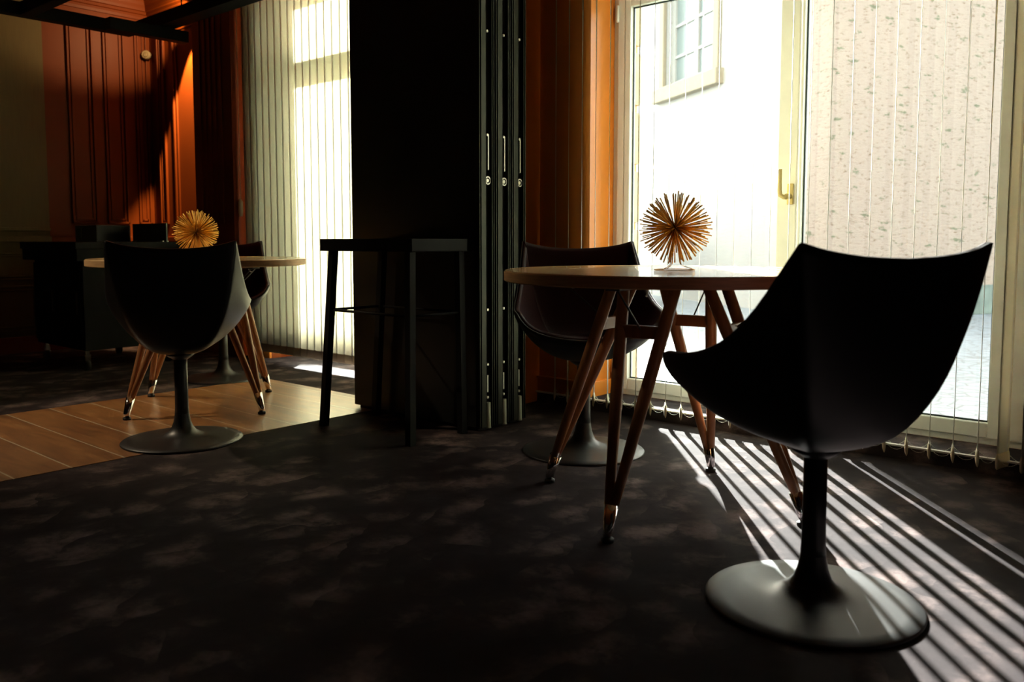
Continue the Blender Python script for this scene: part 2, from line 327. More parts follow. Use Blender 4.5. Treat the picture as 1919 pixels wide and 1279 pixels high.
bars(b, 'W', -6.46, -6.02, .96, 2.50, .05, .022); bars(b, 'W', -6.71, -6.60, .96, 2.50, .035); bars(b, 'W', -6.46, -6.02, .16, .74)
box(b, XL, XL + .03, 2.585, YW, .82, .86, bev=.006); box(b, XL, -5.98, YW - .03, YW, .82, .86, bev=.006)
struct('trim_6', b, M_ORANGE_SHADE, 'orange panel mouldings in the far left corner')
b = B()
for k in range(5): y1 = 2.50 - k * 1.05; bars(b, 'L', y1 - .95, y1, .16, .50, .04, .015); bars(b, 'L', y1 - .95, y1, .54, .74, .03, .012)
box(b, XL, XL + .035, YB, 2.585, .82, .86, bev=.006); box(b, XL, XL + .02, YB, 2.585, .90, .925, bev=.004)
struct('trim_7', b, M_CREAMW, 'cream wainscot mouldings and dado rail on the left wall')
b = B(); box(b, XL, XL + .02, YB, YW, 0, .12, bev=.004); struct('baseboard_left', b, M_ORANGE_SHADE)
b = B(); box(b, -5.46, LW[0], YW - .018, YW, 0, .15, bev=.004); box(b, -2.766, RW[0], YW - .018, YW, STEP, .13, bev=.004); box(b, -2.766, RW[0] + .0, YW - .026, YW, .125, .135, bev=.003)
box(b, RW[0] - .001, RW[0] + .014, YW, 3.59, STEP, .13, bev=.003)
struct('baseboard_window', b, M_ORANGE)

# ------------------------------------------------------------------ windows
def make_window(num, x0, x1, label):
    YF = 3.60; STEP = 0.055 if num == 1 else 0.0
    b = B()
    F = .028; FR = .10 if num == 1 else F
    box(b, x0 + F, x1 - FR, YF, YF + .08, STEP, STEP + .025, bev=.003)                       # outer frame
    box(b, x0, x0 + F, YF, YF + .08, STEP, ZT, bev=.003); box(b, x1 - FR, x1, YF, YF + .08, STEP, ZT, bev=.003)
    box(b, x0 + F, x1 - FR, YF, YF + .08, 2.03, 2.11, bev=.003); box(b, x0 + F, x1 - FR, YF, YF + .08, ZT - .04, ZT, bev=.003)
    w = struct('window_%d' % num, b, M_FRAME, label)
    xm = -1.498 if num == 1 else (x0 + x1) / 2
    for s_, (a, c) in enumerate(((x0 + F, xm - .004), (xm + .004, x1 - FR))):
        b = B(); ST = .088
        SL = .085 if s_ == 0 else (.134 if num == 1 else .03)
        L_ = .074 if s_ == 0 else .012
        z0, z1 = STEP + .027, 2.03
        zg = .139 if num == 1 else .088
        yf = YF - .012
        for q in ((a, a + L_, z0, z1), (c - SL, c, z0, z1), (a + L_, c - SL, z0, zg), (a + L_, c - SL, 1.965, z1)):
            box(b, q[0], q[1], yf, YF + .036, q[2], q[3], bev=.004)
        sash = obj('sash', b, M_FRAME, w)
        ga, gc = a + L_, c - SL
        b = B(); box(b, ga - .004, gc + .004, YF + .020, YF + .024, zg - .004, 1.97); obj('glass_pane', b, M_GLASS, sash)
        b = B()
        g = .006
        for q in ((ga, ga + g, zg, 1.965), (gc - g, gc, zg, 1.965), (ga, gc, zg, zg + g), (ga, gc, 1.965 - g, 1.965)):
            box(b, q[0], q[1], YF + .012, YF + .019, q[2], q[3])
        obj('gasket', b, M_GASKET, sash)
        if s_ == 0:
            xc = c - .024
            b = B(); box(b, xc - .014, xc + .014, yf - .010, yf - .0005, .985, 1.075, bev=.004); lathe(b, [(0, 0), (.011, 0), (.011, .035), (0, .035)], 20)
            for v_ in b.verts:
                pass
            hp = obj('handle_plate', b, M_HANDLE, sash)
            # the lathe stub sits at the origin: turn it out of the plate
            for v_ in hp.data.vertices:
                if abs(v_.co.x) < .02 and abs(v_.co.y) < .02 and v_.co.z < .04:
                    z = v_.co.z; y = v_.co.y; v_.co = Vector((xc + v_.co.x, yf - .010 - z, 1.02 + y))
            b = B(); tube(b, [(xc, yf - .040, 1.015), (xc - .012, yf - .046, 1.016), (xc - .026, yf - .048, 1.024), (xc - .030, yf - .048, 1.045), (xc - .030, yf - .048, 1.135)], [.010, .010, .010, .0095, .009], 12)
            obj('handle', b, M_HANDLE, sash)
    # transom light
    b = B(); box(b, x0 + F, x1 - FR, YF + .02, YF + .024, 2.11, ZT - .04); obj('transom_pane', b, M_GLASS, w)
    # hinge covers
    b = B()
    for z in (.12, 1.9): tube(b, [(x0 + F + .002, YF - .018, z), (x0 + F + .002, YF - .018, z + .08)], .007, 12)
    obj('hinge', b, M_FRAME, w)
    return w
make_window(1, RW[0], RW[1], 'cream framed double window with a brass handle, beside the near table')
make_window(2, LW[0], LW[1], 'window behind the closed vertical blind')

# ------------------------------------------------------------------ vertical blinds
def make_blind(x_start, count, pitch, angle, zb, name_label, over=None):
    t = thing('vertical_blind', name_label, 'blind', (x_start, 3.34, 0))
    ZR = 2.62
    b = B(); box(b, -.06, (count - 1) * pitch + .06, -.02, .02, ZR, ZR + .035, bev=.004); obj('headrail', b, M_BLACKMET if over is None else M_FRAME, t)
    def slat_mesh(ang_top, ang_bot):
        b = B(); N = 14; W = .089 if over is None else .0825; rows = []
        for i in range(N + 1):
            u = i / N; z = zb + .055 + (ZR - zb - .055) * u
            a = ang_bot + (ang_top - ang_bot) * u ** 1.5
            ring = []
            for side in (1, -1):
                for j in range(5):
                    s_ = (j / 4 - .5) * (1 if side == 1 else -1)
                    lx = s_ * W; ly = .0015 * math.cos(math.pi * s_) + side * .00045
                    ring.append(b.verts.new((lx * math.cos(a) - ly * math.sin(a), lx * math.sin(a) + ly * math.cos(a), z)))
            rows.append(ring)
        for r0, r1 in zip(rows[:-1], rows[1:]):
            for k in range(10):
                f = b.faces.new((r0[k], r0[(k + 1) % 10], r1[(k + 1) % 10], r1[k])); f.smooth = True
        b.faces.new(rows[0]); b.faces.new(list(reversed(rows[-1])))
        return b
    def weight_mesh(a):
        b = B(); rows = []; W = .0895 if over is None else .083
        for u, th in ((0, .0012), (.12, .006), (.4, .0095), (.7, .008), (.9, .004), (1, .0014)):
            z = zb + .058 * u; ring = []
            ww = W * (1 if u > .1 else .93)
            for side in (1, -1):
                for j in range(7):
                    s_ = (j / 6 - .5) * side
                    lx = s_ * ww; ly = side * th * .5 + .0030 * math.cos(math.pi * s_)
                    ring.append(b.verts.new((lx * math.cos(a) - ly * math.sin(a), lx * math.sin(a) + ly * math.cos(a), z)))
            rows.append(ring)
        for r0, r1 in zip(rows[:-1], rows[1:]):
            for k in range(14):
                f = b.faces.new((r0[k], r0[(k + 1) % 14], r1[(k + 1) % 14], r1[k])); f.smooth = True
        b.faces.new(rows[0]); b.faces.new(list(reversed(rows[-1])))
        return b
    cache = {}
    ends = []
    for i in range(count):
        key, (at, ab) = angle(i)
        if key not in cache:
            cache[key] = [obj('slat', slat_mesh(at, ab), M_SLAT, t)]
            cache[key].append(obj('weight', weight_mesh(ab), M_WEIGHT, cache[key][0]))
            s_ = cache[key][0]
        else:
            s_ = copy_tree(cache[key][0], t)
        s_.location = (i * pitch, 0, 0)
        ends.append((i * pitch, ab))
    for sgn in (1, -1):
        b = B()
        for (xa, aa), (xb, ab) in zip(ends[:-1], ends[1:]):
            p0 = Vector((xa + sgn * .042 * math.cos(aa), sgn * .042 * math.sin(aa), zb + .046)); p1 = Vector((xb + sgn * .042 * math.cos(ab), sgn * .042 * math.sin(ab), zb + .046))
            L = (p1 - p0).length; sag = .026; nb = 16
            for k in range(nb):
                u = (k + .5) / nb; q = p0.lerp(p1, u); q.z -= sag * 4 * u * (1 - u)
                dq = (p1 - p0) / nb; dq.z -= sag * 4 * (1 - 2 * u) / nb
                tube(b, [q - dq * .42, q, q + dq * .42], [.0006, .0014, .0006], 5)
        obj('chain', b, M_CHAIN, t)
    return t
base_ang = math.radians(90 + 30)          # open slats, seen almost edge on
random.seed(3)
tw = {}
def ang_right(i):
    if i not in tw:
        k = i - 8; j = random.uniform(-1.5, 1.5)
        az = 10 + 1.1 * k if k >= 0 else 9 + .8 * k
        at = az + j; ab = az + j * .5
        if k < -3: at, ab = az - 7, az + 4
        elif k >= 13: at = az + 3 + 2.5 * (k - 13)
        if k >= 17: ab = (54, 62, 58)[k - 17]; at = ab + 3
        tw[i] = (math.radians(131 - at), math.radians(131 - ab))
    return i, tw[i]
make_blind(-1.982 - 8 * .0795, 28, .0795, ang_right, .036, 'open vertical blind with cream slats turned edge on, in front of the right window')
make_blind(-5.355, 28, .078, lambda i: (i % 3, (math.radians(1.6 + .2 * (i % 3)), math.radians(1.3))), .055, 'closed vertical blind with overlapping cream slats, lit from behind, at the left window', over=True)
b = B(); tube(b, [(0, 0, 1.12), (.002, 0, 1.6), (0, 0, 2.6)], .0022, 6); lathe(b, [(0, 1.0), (.012, 1.0), (.016, 1.03), (.016, 1.10), (.006, 1.12), (0, 1.12)], 14)
o = obj('blind_cord', b, M_WEIGHT, loc=(-5.415, 3.315, 0)); tag(o, 'pull cord with a small weight hanging beside the closed blind', 'cord')

# ------------------------------------------------------------------ tub chairs
def lerp_tab(tab, u):
    x = u * (len(tab) - 1); i = min(int(x), len(tab) - 2); f = x - i
    def P(k): return tab[max(0, min(len(tab) - 1, k))]
    out = []
    for c in range(len(tab[0])):
        p0, p1, p2, p3 = P(i - 1)[c], P(i)[c], P(i + 1)[c], P(i + 2)[c]
        out.append(.5 * (2 * p1 + (p2 - p0) * f + (2 * p0 - 5 * p1 + 4 * p2 - p3) * f * f + (3 * p1 - p0 - 3 * p2 + p3) * f ** 3))
    return out
SEG_A = [(0, -.262, .796), (.10, -.259, .801), (.18, -.252, .813), (.226, -.243, .826), (.236, -.236, .826)]
SEG_B = [(.236, -.236, .826), (.243, -.20, .782), (.256, -.12, .690), (.269, -.04, .625), (.280, .05, .587), (.286, .13, .572), (.284, .195, .568), (.277, .218, .560)]
SEG_C = [(.277, .218, .560), (.262, .240, .535), (.225, .268, .505), (.14, .293, .478), (0, .302, .468)]
def rim_pts():
    half = []
    for seg, k in ((SEG_A, 12), (SEG_B, 22), (SEG_C, 12)):
        for i in range(k): half.append(lerp_tab(seg, i / k))
    half.append(list(SEG_C[-1]))
    full = half + [[-q[0], q[1], q[2]] for q in reversed(half[1:-1])]
    return [Vector(q) for q in full]
TB = [(0, 0), (.30, .02), (.55, .12), (.75, .33), (.87, .57), (.95, .80), (1, 1)]
TL = [(0, 0), (.25, .04), (.50, .19), (.72, .42), (.87, .66), (.96, .85), (1, 1)]
def shell_grid(nseg=20):
    rim = rim_pts(); C0 = Vector((0, 0, .362)); G = []
    for R_ in rim:
        w = max(0, min(1, (R_.z - .50) / .28)); w = w * w * (3 - 2 * w)
        row = []
        for i in range(1, nseg + 1):
            u = i / nseg
            hb, gb = lerp_tab(TB, u); hl, gl_ = lerp_tab(TL, u)
            h = hb * w + hl * (1 - w); g = gb * w + gl_ * (1 - w)
            row.append(Vector((C0.x + (R_.x - C0.x) * h, C0.y + (R_.y - C0.y) * h, C0.z + (R_.z - C0.z) * g)))
        G.append(row)
    m_ = len(G)
    for i in range(nseg - 1):
        u = (i + 1) / nseg; it = int(round(26 * (1 - u)))
        for _ in range(it):
            col = [G[a][i].copy() for a in range(m_)]
            for a in range(m_): G[a][i] = col[a] * .5 + (col[a - 1] + col[(a + 1) % m_]) * .25
    return C0, G
def grid_normals(C0, G):
    N = []; m_ = len(G)
    for a in range(m_):
        row = []
        for i in range(len(G[0])):
            da = G[(a + 1) % m_][i] - G[a - 1][i]
            p0 = G[a][i - 1] if i > 0 else C0
            p1 = G[a][min(i + 1, len(G[0]) - 1)]
            nn = da.cross(p1 - p0); nn.normalize()
            if nn.dot(Vector((0, 0, .62)) + Vector((0, .03, 0)) - G[a][i]) < 0: nn = -nn
            row.append(nn)
        N.append(row)
    return N
def surf(b, C, G, flip=False):
    c = b.verts.new(C); V = [[b.verts.new(q) for q in row] for row in G]; m_ = len(G)
    for a in range(m_):
        a2 = (a + 1) % m_
        f = b.faces.new((c, V[a][0], V[a2][0])); f.smooth = True
        for i in range(len(G[0]) - 1):
            f = b.faces.new((V[a][i], V[a][i + 1], V[a2][i + 1], V[a2][i])); f.smooth = True
    return V
def make_chair(label):
    t = thing('tub_chair', label, 'chair', group=None)
    C0, G = shell_grid(); N = grid_normals(C0, G)
    def off(d): return [[G[a][i] + N[a][i] * d for i in range(len(G[0]))] for a in range(len(G))]
    b = B(); V1 = surf(b, C0, G); V2 = surf(b, C0 + Vector((0, 0, .009)), off(.009))
    for a in range(len(G)):
        a2 = (a + 1) % len(G); f = b.faces.new((V1[a][-1], V2[a][-1], V2[a2][-1], V1[a2][-1])); f.smooth = True
    obj('shell', b, M_BLACK, t)
    # upholstery: follows the inside of the shell, filled up to a seat cushion
    o1, o2 = off(.0095), off(.024)
    def trim(gr, dz): return [[q.copy() for q in row] for row in gr]
    def fill(gr):
        out = []
        for row in gr:
            r2 = []
            for q in row:
                h = math.hypot(q.x, q.y)
                zc = .445 - .10 * (h ** 2) + .0
                k = .02; e = q.z - zc
                r2.append(Vector((q.x, q.y, zc + .5 * (e + math.sqrt(e * e + k * k)))))
            out.append(r2)
        return out
    top = fill(o2); 
    for a in range(len(top)): top[a][-1] = (o1[a][-1] + o2[a][-1]) / 2 + (G[a][-1] - G[a][-2]).normalized() * -.002
    b = B(); V1 = surf(b, C0 + Vector((0, 0, .0095)), o1); V2 = surf(b, Vector((0, 0, .455)), top)
    for a in range(len(G)):
        a2 = (a + 1) % len(G); f = b.faces.new((V1[a][-1], V2[a][-1], V2[a2][-1], V1[a2][-1])); f.smooth = True
    obj('upholstery', b, M_LINING, t)['label'] = 'dark red upholstery'
    b = B(); lathe(b, [(0, .340), (.028, .340), (.045, .350), (.055, .358), (.055, .366), (0, .366)], 40); obj('seat_mount', b, M_BLACKMET, t)
    b = B(); lathe(b, [(0, .10), (.0295, .10), (.0270, .14), (.0262, .20), (.0262, .345), (0, .345)], 40); obj('column', b, M_BLACKMET, t)
    pr = [(0, 0), (.236, 0), (.240, .002), (.240, .005), (.237, .008), (.20, .0115), (.16, .0155), (.12, .0195), (.09, .024), (.070, .031), (.054, .042), (.042, .058), (.034, .080), (.0295, .105), (.0275, .125), (0, .125)]
    b = B(); lathe(b, pr, 96); obj('base_disc', b, M_BLACKMET, t, sharp=50)
    return t
T1 = Vector((-1.377, 2.331)); T2 = Vector((-3.972, 2.194))
chair0 = make_chair('')
CH = [((-.732, 1.897), T1, 3, 'black tub chair nearest the camera, its round base crossed by sun stripes'),
      ((-1.971, 2.698), T1, -15, 'black tub chair on the far side of the near table, beside the orange wall'),
      ((-3.331, 1.743), T2, 3, 'black tub chair seen from behind, on the edge of the timber strip'),
      ((-4.668, 2.716), T2, 3, 'tub chair with dark red inside, behind the far table by the closed blind')]
for i, (bs, T, rot, lab) in enumerate(CH):
    c = chair0 if i == 0 else copy_tree(chair0)
    f = T - Vector(bs); a = math.atan2(f.y, f.x) + math.radians(rot) - math.pi / 2
    c.location = (bs[0], bs[1], 0.0 if i != 2 else 0.002); c.rotation_euler = (0, 0, a); tag(c, lab, 'chair', 'black tub chairs at the round tables')

# ------------------------------------------------------------------ round tables
def make_table(label):
    t = thing('round_table', label, 'table')
    R = .515; H = .740; TH = .034
    b = B(); lathe(b, [(0, H - .001), (R - .012, H - .001), (R - .004, H - .0), (R, H - .004), (R, H - TH + .003), (R - .003, H - TH), (0, H - TH)], 128)
    me = obj('tabletop', b, M_TABLE, t, sharp=35)
    me.data.materials.append(M_TEDGE)
    for p_ in me.data.polygons:
        if abs(p_.normal.z) < .3: p_.material_index = 1
    ZU = H - TH
    b = B(); box(b, -.15, .15, -.15, .15, ZU - .012, ZU, bev=.003)
    for k in range(4):
        box(b, .10, .41, -.022, .022, ZU - .012, ZU - .0005, rot=k * math.pi / 2, bev=.002)
    obj('mounting_plate', b, M_BLACKMET, t)
    for k in range(4):
        a = k * math.pi / 2 + .18; b = B()
        tube(b, [(.30 * math.cos(a), .30 * math.sin(a), ZU), (.30 * math.cos(a), .30 * math.sin(a), ZU - .018), (.312 * math.cos(a), .312 * math.sin(a), ZU - .03), (.318 * math.cos(a), .318 * math.sin(a), ZU - .028)], .0022, 6)
        obj('hook', b, M_STEEL, t)
    def leg():
        b = B()
        for s_ in (1, -1):
            foot = Vector((.408, s_ * .006, .082)); top = Vector((.155, s_ * .082, ZU - .012))
            tube(b, [foot, foot.lerp(top, .12), foot.lerp(top, .5), foot.lerp(top, .8), top], [.0125, .0145, .0185, .019, .018], 16)
        lg = obj('leg', b, M_LEG, t)
        def on(z, s_=1):
            u = (z - .082) / (ZU - .012 - .082); return Vector((.408 + (.155 - .408) * u, s_ * (.006 + .076 * u), z))
        p0, p1 = on(.565, 1), on(.565, -1)
        b = B(); box(b, p0.x - .011, p0.x + .011, p1.y, p0.y, .545, .583, bev=.004); obj('crossbar', b, M_LEG, lg)
        b = B(); tube(b, [(p0.x + .008, 0, .572), (.375, 0, ZU - .012)], .0028, 8); obj('brace_rod', b, M_BLACKMET, lg)
        b = B()
        f0 = Vector((.4285, 0, .016)); f1 = Vector((.4015, 0, .098))
        tube(b, [f0, f0.lerp(f1, .1), f1], [.0125, .0145, .0205], 24)
        obj('ferrule', b, M_CHROME, lg)['label'] = 'chrome ferrule'
        b = B(); lathe(b, [(0, 0), (.017, 0), (.018, .003), (.018, .010), (.012, .013), (.007, .015), (.007, .024), (0, .024)], 20, cx=.425); obj('glide', b, M_RUBBER, lg)
        return lg
    l0 = leg()
    for k in range(4):
        q = l0 if k == 0 else copy_tree(l0, t)
        q.rotation_euler = (0, 0, k * math.pi / 2)
    return t
ta = make_table('round beech table in front of the open blind, nearest the camera')
ta.location = (T1.x, T1.y, 0); ta.rotation_euler = (0, 0, math.radians(8.9)); ta['group'] = 'round beech tables'
tb = copy_tree(ta); tag(tb, 'round beech table standing on the timber strip in front of the closed blind', 'table', 'round beech tables')
tb.location = (T2.x, T2.y, .002); tb.rotation_euler = (0, 0, math.radians(8.9))

# ------------------------------------------------------------------ brass urchin ornaments
def make_urchin(label, RR, seed):
    rnd = random.Random(seed)
    t = thing('urchin_ornament', label, 'ornament', group='brass urchin ornaments')
    cz = RR + .018
    b = B(); bmesh.ops.create_icosphere(b, subdivisions=2, radius=.017); bmesh.ops.translate(b, vec=(0, 0, cz), verts=b.verts[:])
    for f in b.faces: f.smooth = True
    obj('core', b, M_BRASSD, t)
    b = B()
    seg = 48
    for k in range(seg):
        a0, a1 = 2 * math.pi * k / seg, 2 * math.pi * (k + 1) / seg
    vs0 = []
    for k in range(seg):
        a = 2 * math.pi * k / seg
        vs0.append([b.verts.new((r_ * math.cos(a), r_ * math.sin(a), z)) for r_, z in ((.060, 0), (.063, 0), (.063, .0025), (.060, .0025))])
    for k in range(seg):
        for j in range(4): b.faces.new((vs0[k][j], vs0[(k + 1) % seg][j], vs0[(k + 1) % seg][(j + 1) % 4], vs0[k][(j + 1) % 4]))
    for a in (0.4, 2.5, 4.6):
        tube(b, [(.061 * math.cos(a), .061 * math.sin(a), .002), (.03 * math.cos(a), .03 * math.sin(a), .012), (.02 * math.cos(a), .02 * math.sin(a), .018), (0, 0, cz)], .0012, 6)
    obj('ring_base', b, M_BRASS, t)
    nsp = 230; rest = B(); dirs = []
    for k in range(nsp):
        z = 1 - 2 * (k + .5) / nsp; ph = k * 2.39996 + rnd.uniform(-.12, .12); r_ = math.sqrt(1 - z * z)
        dirs.append(Vector((r_ * math.cos(ph), r_ * math.sin(ph), z)))
    rnd.shuffle(dirs)
    for k, d in enumerate(dirs):
        L = RR * rnd.uniform(.93, 1.02)
        if d.z < -.5: L = min(L, (cz - .004) / -d.z)
        bb = B() if k < 99 else rest
        p0 = Vector((0, 0, cz)) + d * .012; p1 = Vector((0, 0, cz)) + d * L
        tube(bb, [p0, p1], [.0013, .0022], 6)
        if k < 99: obj('spike', bb, M_BRASS, t)
    o = obj('spikes', rest, M_BRASS, t); o['kind'] = 'stuff'
    return t
u1 = make_urchin('brass urchin ornament on the near table against the bright window', .112, 5); u1.location = (-1.358, 2.33, .740)
u2 = copy_tree(u1); tag(u2, 'brass urchin ornament on the far table behind the chair back', 'ornament', 'brass urchin ornaments'); u2.location = (-3.99, 2.19, .742); u2.rotation_euler = (0, 0, 1.1)

# ------------------------------------------------------------------ console table
t = thing('console_table', 'black high side table with box top, in front of the partition panels', 'table', (-2.82, 2.46, 0))
X0, X1, Y0, Y1 = -.29, .295, -.17, .165
b = B(); box(b, X0, X1, Y0, Y1, .785, .790, bev=.001)
for q in ((X0, X1, Y0, Y0 + .012), (X0, X1, Y1 - .012, Y1), (X0, X0 + .012, Y0, Y1), (X1 - .012, X1, Y0, Y1)): box(b, q[0], q[1], q[2], q[3], .785, .838, bev=.0015)
box(b, X0 + .01, X1 - .01, Y0 + .01, Y1 - .01, .822, .830)
obj('tray_top', b, M_CONSOLE, t)
feet = {}
for sx in (-1, 1):
    for sy in (-1, 1):
        top = Vector((.275 * sx - (.07 if sx < 0 else 0) + (.12 if sx < 0 else 0) - .005, .145 * sy, .787)); ft = Vector((-.304 if sx < 0 else .271, .15 * sy - .005, 0))
        top = Vector((-.235 if sx < 0 else .262, .140 * sy, .787))
        b = B()
        r_ = .0155
        vv = []
        for P_ in (ft, top):
            vv.append([b.verts.new(P_ + Vector((dx * r_, dy * r_, 0))) for dx, dy in ((-1, -1), (1, -1), (1, 1), (-1, 1))])
        for k in range(4): b.faces.new((vv[0][k], vv[0][(k + 1) % 4], vv[1][(k + 1) % 4], vv[1][k]))
        b.faces.new(vv[0]); b.faces.new(list(reversed(vv[1])))
        obj('leg', b, M_CONSOLE, t); feet[(sx, sy)] = ft.lerp(top, .525 / .787)
for k0, k1 in (((-1, -1), (1, -1)), ((-1, 1), (1, 1)), ((-1, -1), (-1, 1)), ((1, -1), (1, 1))):
    b = B(); tube(b, [feet[k0], feet[k1]], .006, 10); obj('stretcher', b, M_CONSOLE, t)

# ------------------------------------------------------------------ stacked movable partition panels
def make_partition(label, y0):
    t = thing('partition_panel', label, 'partition', (-2.49, y0, 0), group='stacked partition panels')
    W = .857; TH = .100
    b = B(); box(b, -W, -.022, .002, TH - .002, .018, 2.80, bev=.002); obj('panel_board', b, M_PANEL, t)
    for ya, yb, xf in ((0, .0045, 0), (.014, .044, -.002), (.078, .0825, 0), (.094, .099, -.004)):
        b = B(); box(b, -.030, xf, ya, yb, .018, 2.80, bev=.0015); obj('edge_profile', b, M_PROFILE, t)
    b = B(); box(b, -.030, -.018, .044, .095, .15, 2.80); obj('groove', b, M_MATTE, t)
    yc = .060
    def disc(name, z, r_, m_, x=-.006, ring=False):
        bb = B()
        if ring:
            sg = 28; R0 = []
            for k in range(sg):
                a = 2 * math.pi * k / sg
                R0.append([bb.verts.new((xx, yc + rr * math.cos(a), z + rr * math.sin(a))) for xx, rr in ((x - .010, r_), (x, r_), (x, r_ * .72), (x - .010, r_ * .72))])
            for k in range(sg):
                for j in range(4): bb.faces.new((R0[k][j], R0[(k + 1) % sg][j], R0[(k + 1) % sg][(j + 1) % 4], R0[k][(j + 1) % 4]))
        else: tube(bb, [(x - .012, yc, z), (x, yc, z)], r_, 20)
        return obj(name, bb, m_, t)
    lk = disc('lock_ring', 1.087, .018, M_STEEL, ring=True); disc('lock_cylinder', 1.087, .008, M_STEEL, x=-.008)
    b = B(); box(b, -.016, -.008, yc + .002, yc + .009, 1.132, 1.284, bev=.001); obj('strike_plate', b, M_STEEL, t)
    for z in (1.714, 1.28, .531, .292, .147): disc('screw', z, .0055, M_STEEL, x=-.008)
    b = B(); box(b, -.016, -.008, yc - .006, yc + .002, .17, .245, bev=.001); obj('bolt_plate', b, M_STEEL, t)
    b = B(); tube(b, [(-.008, yc, .012), (-.008, yc, .020), (-.010, yc, .125)], [.013, .0115, .0115], 18); obj('floor_seal', b, M_SEAL, t)['label'] = 'pale grey vertical floor seal'
    b = B(); box(b, -W + .02, -.03, .02, TH - .02, 0, .02); obj('bottom_seal', b, M_RUBBER, t)
    return t
p0 = make_partition('tall black movable partition panel, front one of the stack, behind the side table', 2.655)
for k, lab in ((1, 'tall black movable partition panel, middle one of the stack of three'), (2, 'tall black movable partition panel, rear one of the stack, next to the orange pilaster')):
    q = copy_tree(p0); q.location = (-2.49, 2.655 + k * .105, 0); tag(q, lab, 'partition', 'stacked partition panels')

# ------------------------------------------------------------------ trolley with castors in the dark corner
t = thing('service_trolley', 'dark service trolley on chrome castors in the dim left corner', 'trolley', (-5.95, 2.57, 0))
b = B(); box(b, -.43, .47, -.36, .36, .775, .82, bev=.004); box(b, -.42, .46, -.35, .35, .70, .776, bev=.003); obj('worktop', b, M_MATTE, t)
b = B(); box(b, -.38, .39, -.29, .30, .13, .70, bev=.004); obj('body', b, M_MATTE, t)
for x_ in (-.365, .01):
    b = B(); box(b, x_, x_ + .36, -.304, -.290, .16, .68, bev=.003); d = obj('door', b, M_MATTE, t)
    b = B(); box(b, x_ + .31, x_ + .33, -.312, -.304, .36, .50, bev=.002); obj('door_handle', b, M_BLACKMET, d)
for x_, y_ in ((-.345, -.25), (.355, -.27), (-.345, .25), (.33, .28)):
    b = B(); box(b, x_ - .018, x_ + .018, y_ - .014, y_ + .014, .072, .13, bev=.003); c = obj('castor', b, M_CHROME, t)
    for s_ in (-1, 1):
        b = B(); box(b, x_ - .016, x_ + .016, y_ + s_ * .017 - .002, y_ + s_ * .017 + .002, .025, .10, bev=.001); obj('castor_fork', b, M_CHROME, c)
    b = B(); tube(b, [(x_, y_ - .013, .034), (x_, y_ + .013, .034)], .034, 24); obj('castor_wheel', b, M_TYRE, c)
    b = B(); tube(b, [(x_, y_ - .0195, .034), (x_, y_ + .0195, .034)], .010, 16); obj('castor_hub', b, M_CHROME, c)
t = thing('control_box', 'low black box with a small dull screen, on the left end of the trolley', 'box', (-6.24, 2.66, .82))
b = B(); box(b, -.10, .24, -.10, .14, 0, .115, bev=.005); obj('housing', b, M_BLACK, t)
b = B(); box(b, -.07, .01, -.103, -.099, .02, .095, bev=.001); obj('screen', b, M_SCREEN, t)
t = thing('glass_guard', 'dark grey upright panel standing along the trolley top', 'panel', (-5.72, 2.80, .82))
b = B(); box(b, -.24, .24, -.006, .006, .0, .125, bev=.002); obj('pane', b, mat('smoked_panel', (.05, .055, .05), .45), t)
for x_ in (-.2, .2):
    b = B(); box(b, x_ - .02, x_ + .02, -.02, .02, 0, .008, bev=.002); obj('foot', b, M_STEEL, t)

# ------------------------------------------------------------------ suspended beams, corner lamp, detector
def beam(name_label, x0, x1, y0, y1, z0, z1, hang):
    t = thing('suspended_beam', name_label, 'beam', ((x0 + x1) / 2, (y0 + y1) / 2, z0))
    cx, cy = (x0 + x1) / 2, (y0 + y1) / 2
    b = B(); box(b, x0 - cx, x1 - cx, y0 - cy, y1 - cy, 0, z1 - z0, bev=.003); obj('bar', b, M_MATTE, t)
    for hx, hy in hang:
        b = B(); tube(b, [(hx - cx, hy - cy, z1 - z0), (hx - cx, hy - cy, ZC - z0)], .004, 8); obj('hanger_rod', b, M_MATTE, t)
beam('long black beam hung under the ceiling, running along the left wall', -6.245, -6.165, -1.5, 2.955, 2.300, 2.385, ((-6.2, 2.0), (-6.2, -1.0)))
beam('black beam hung under the ceiling, running along the window wall', -6.165, -3.6, 2.93, 3.05, 2.300, 2.385, ((-4.0, 2.99), (-5.4, 2.99)))
beam('short black crossbeam hung lowest, near the lit corner', -5.84, -5.76, 2.60, 3.15, 2.222, 2.299, ())
beam('black beam hung under the ceiling at the left edge of the picture', -6.165, -4.2, 2.20, 2.28, 2.300, 2.385, ((-4.5, 2.24),))
t = thing('wall_washer_lamp', 'small black lamp hidden above the suspended beams in the corner', 'lamp', (-6.10, 3.285, 2.50))
b = B(); tube(b, [(0, 0, .05), (0, 0, ZC - 2.50)], .005, 8); lathe(b, [(0, .05), (.02, .05), (.03, .035), (.03, .03), (0, .03)], 24); obj('fitting', b, M_BLACKMET, t)
for nm, aim, w, cone in (('down_lamp', (-6.31, 3.40, 1.60), 75.0, 37), ('up_lamp', (-6.62, 3.16, 2.72), 5.0, 120)):
    ld = bpy.data.lights.new(nm, 'SPOT'); ld.energy = w; ld.color = (1.0, .62, .28); ld.shadow_soft_size = .012; ld.spot_size = math.radians(cone); ld.spot_blend = .35
    lo = bpy.data.objects.new(nm, ld); COL.objects.link(lo); lo.location = (-6.10, 3.285, 2.50); lo.rotation_euler = (lo.location - Vector(aim)).to_track_quat('Z', 'Y').to_euler()
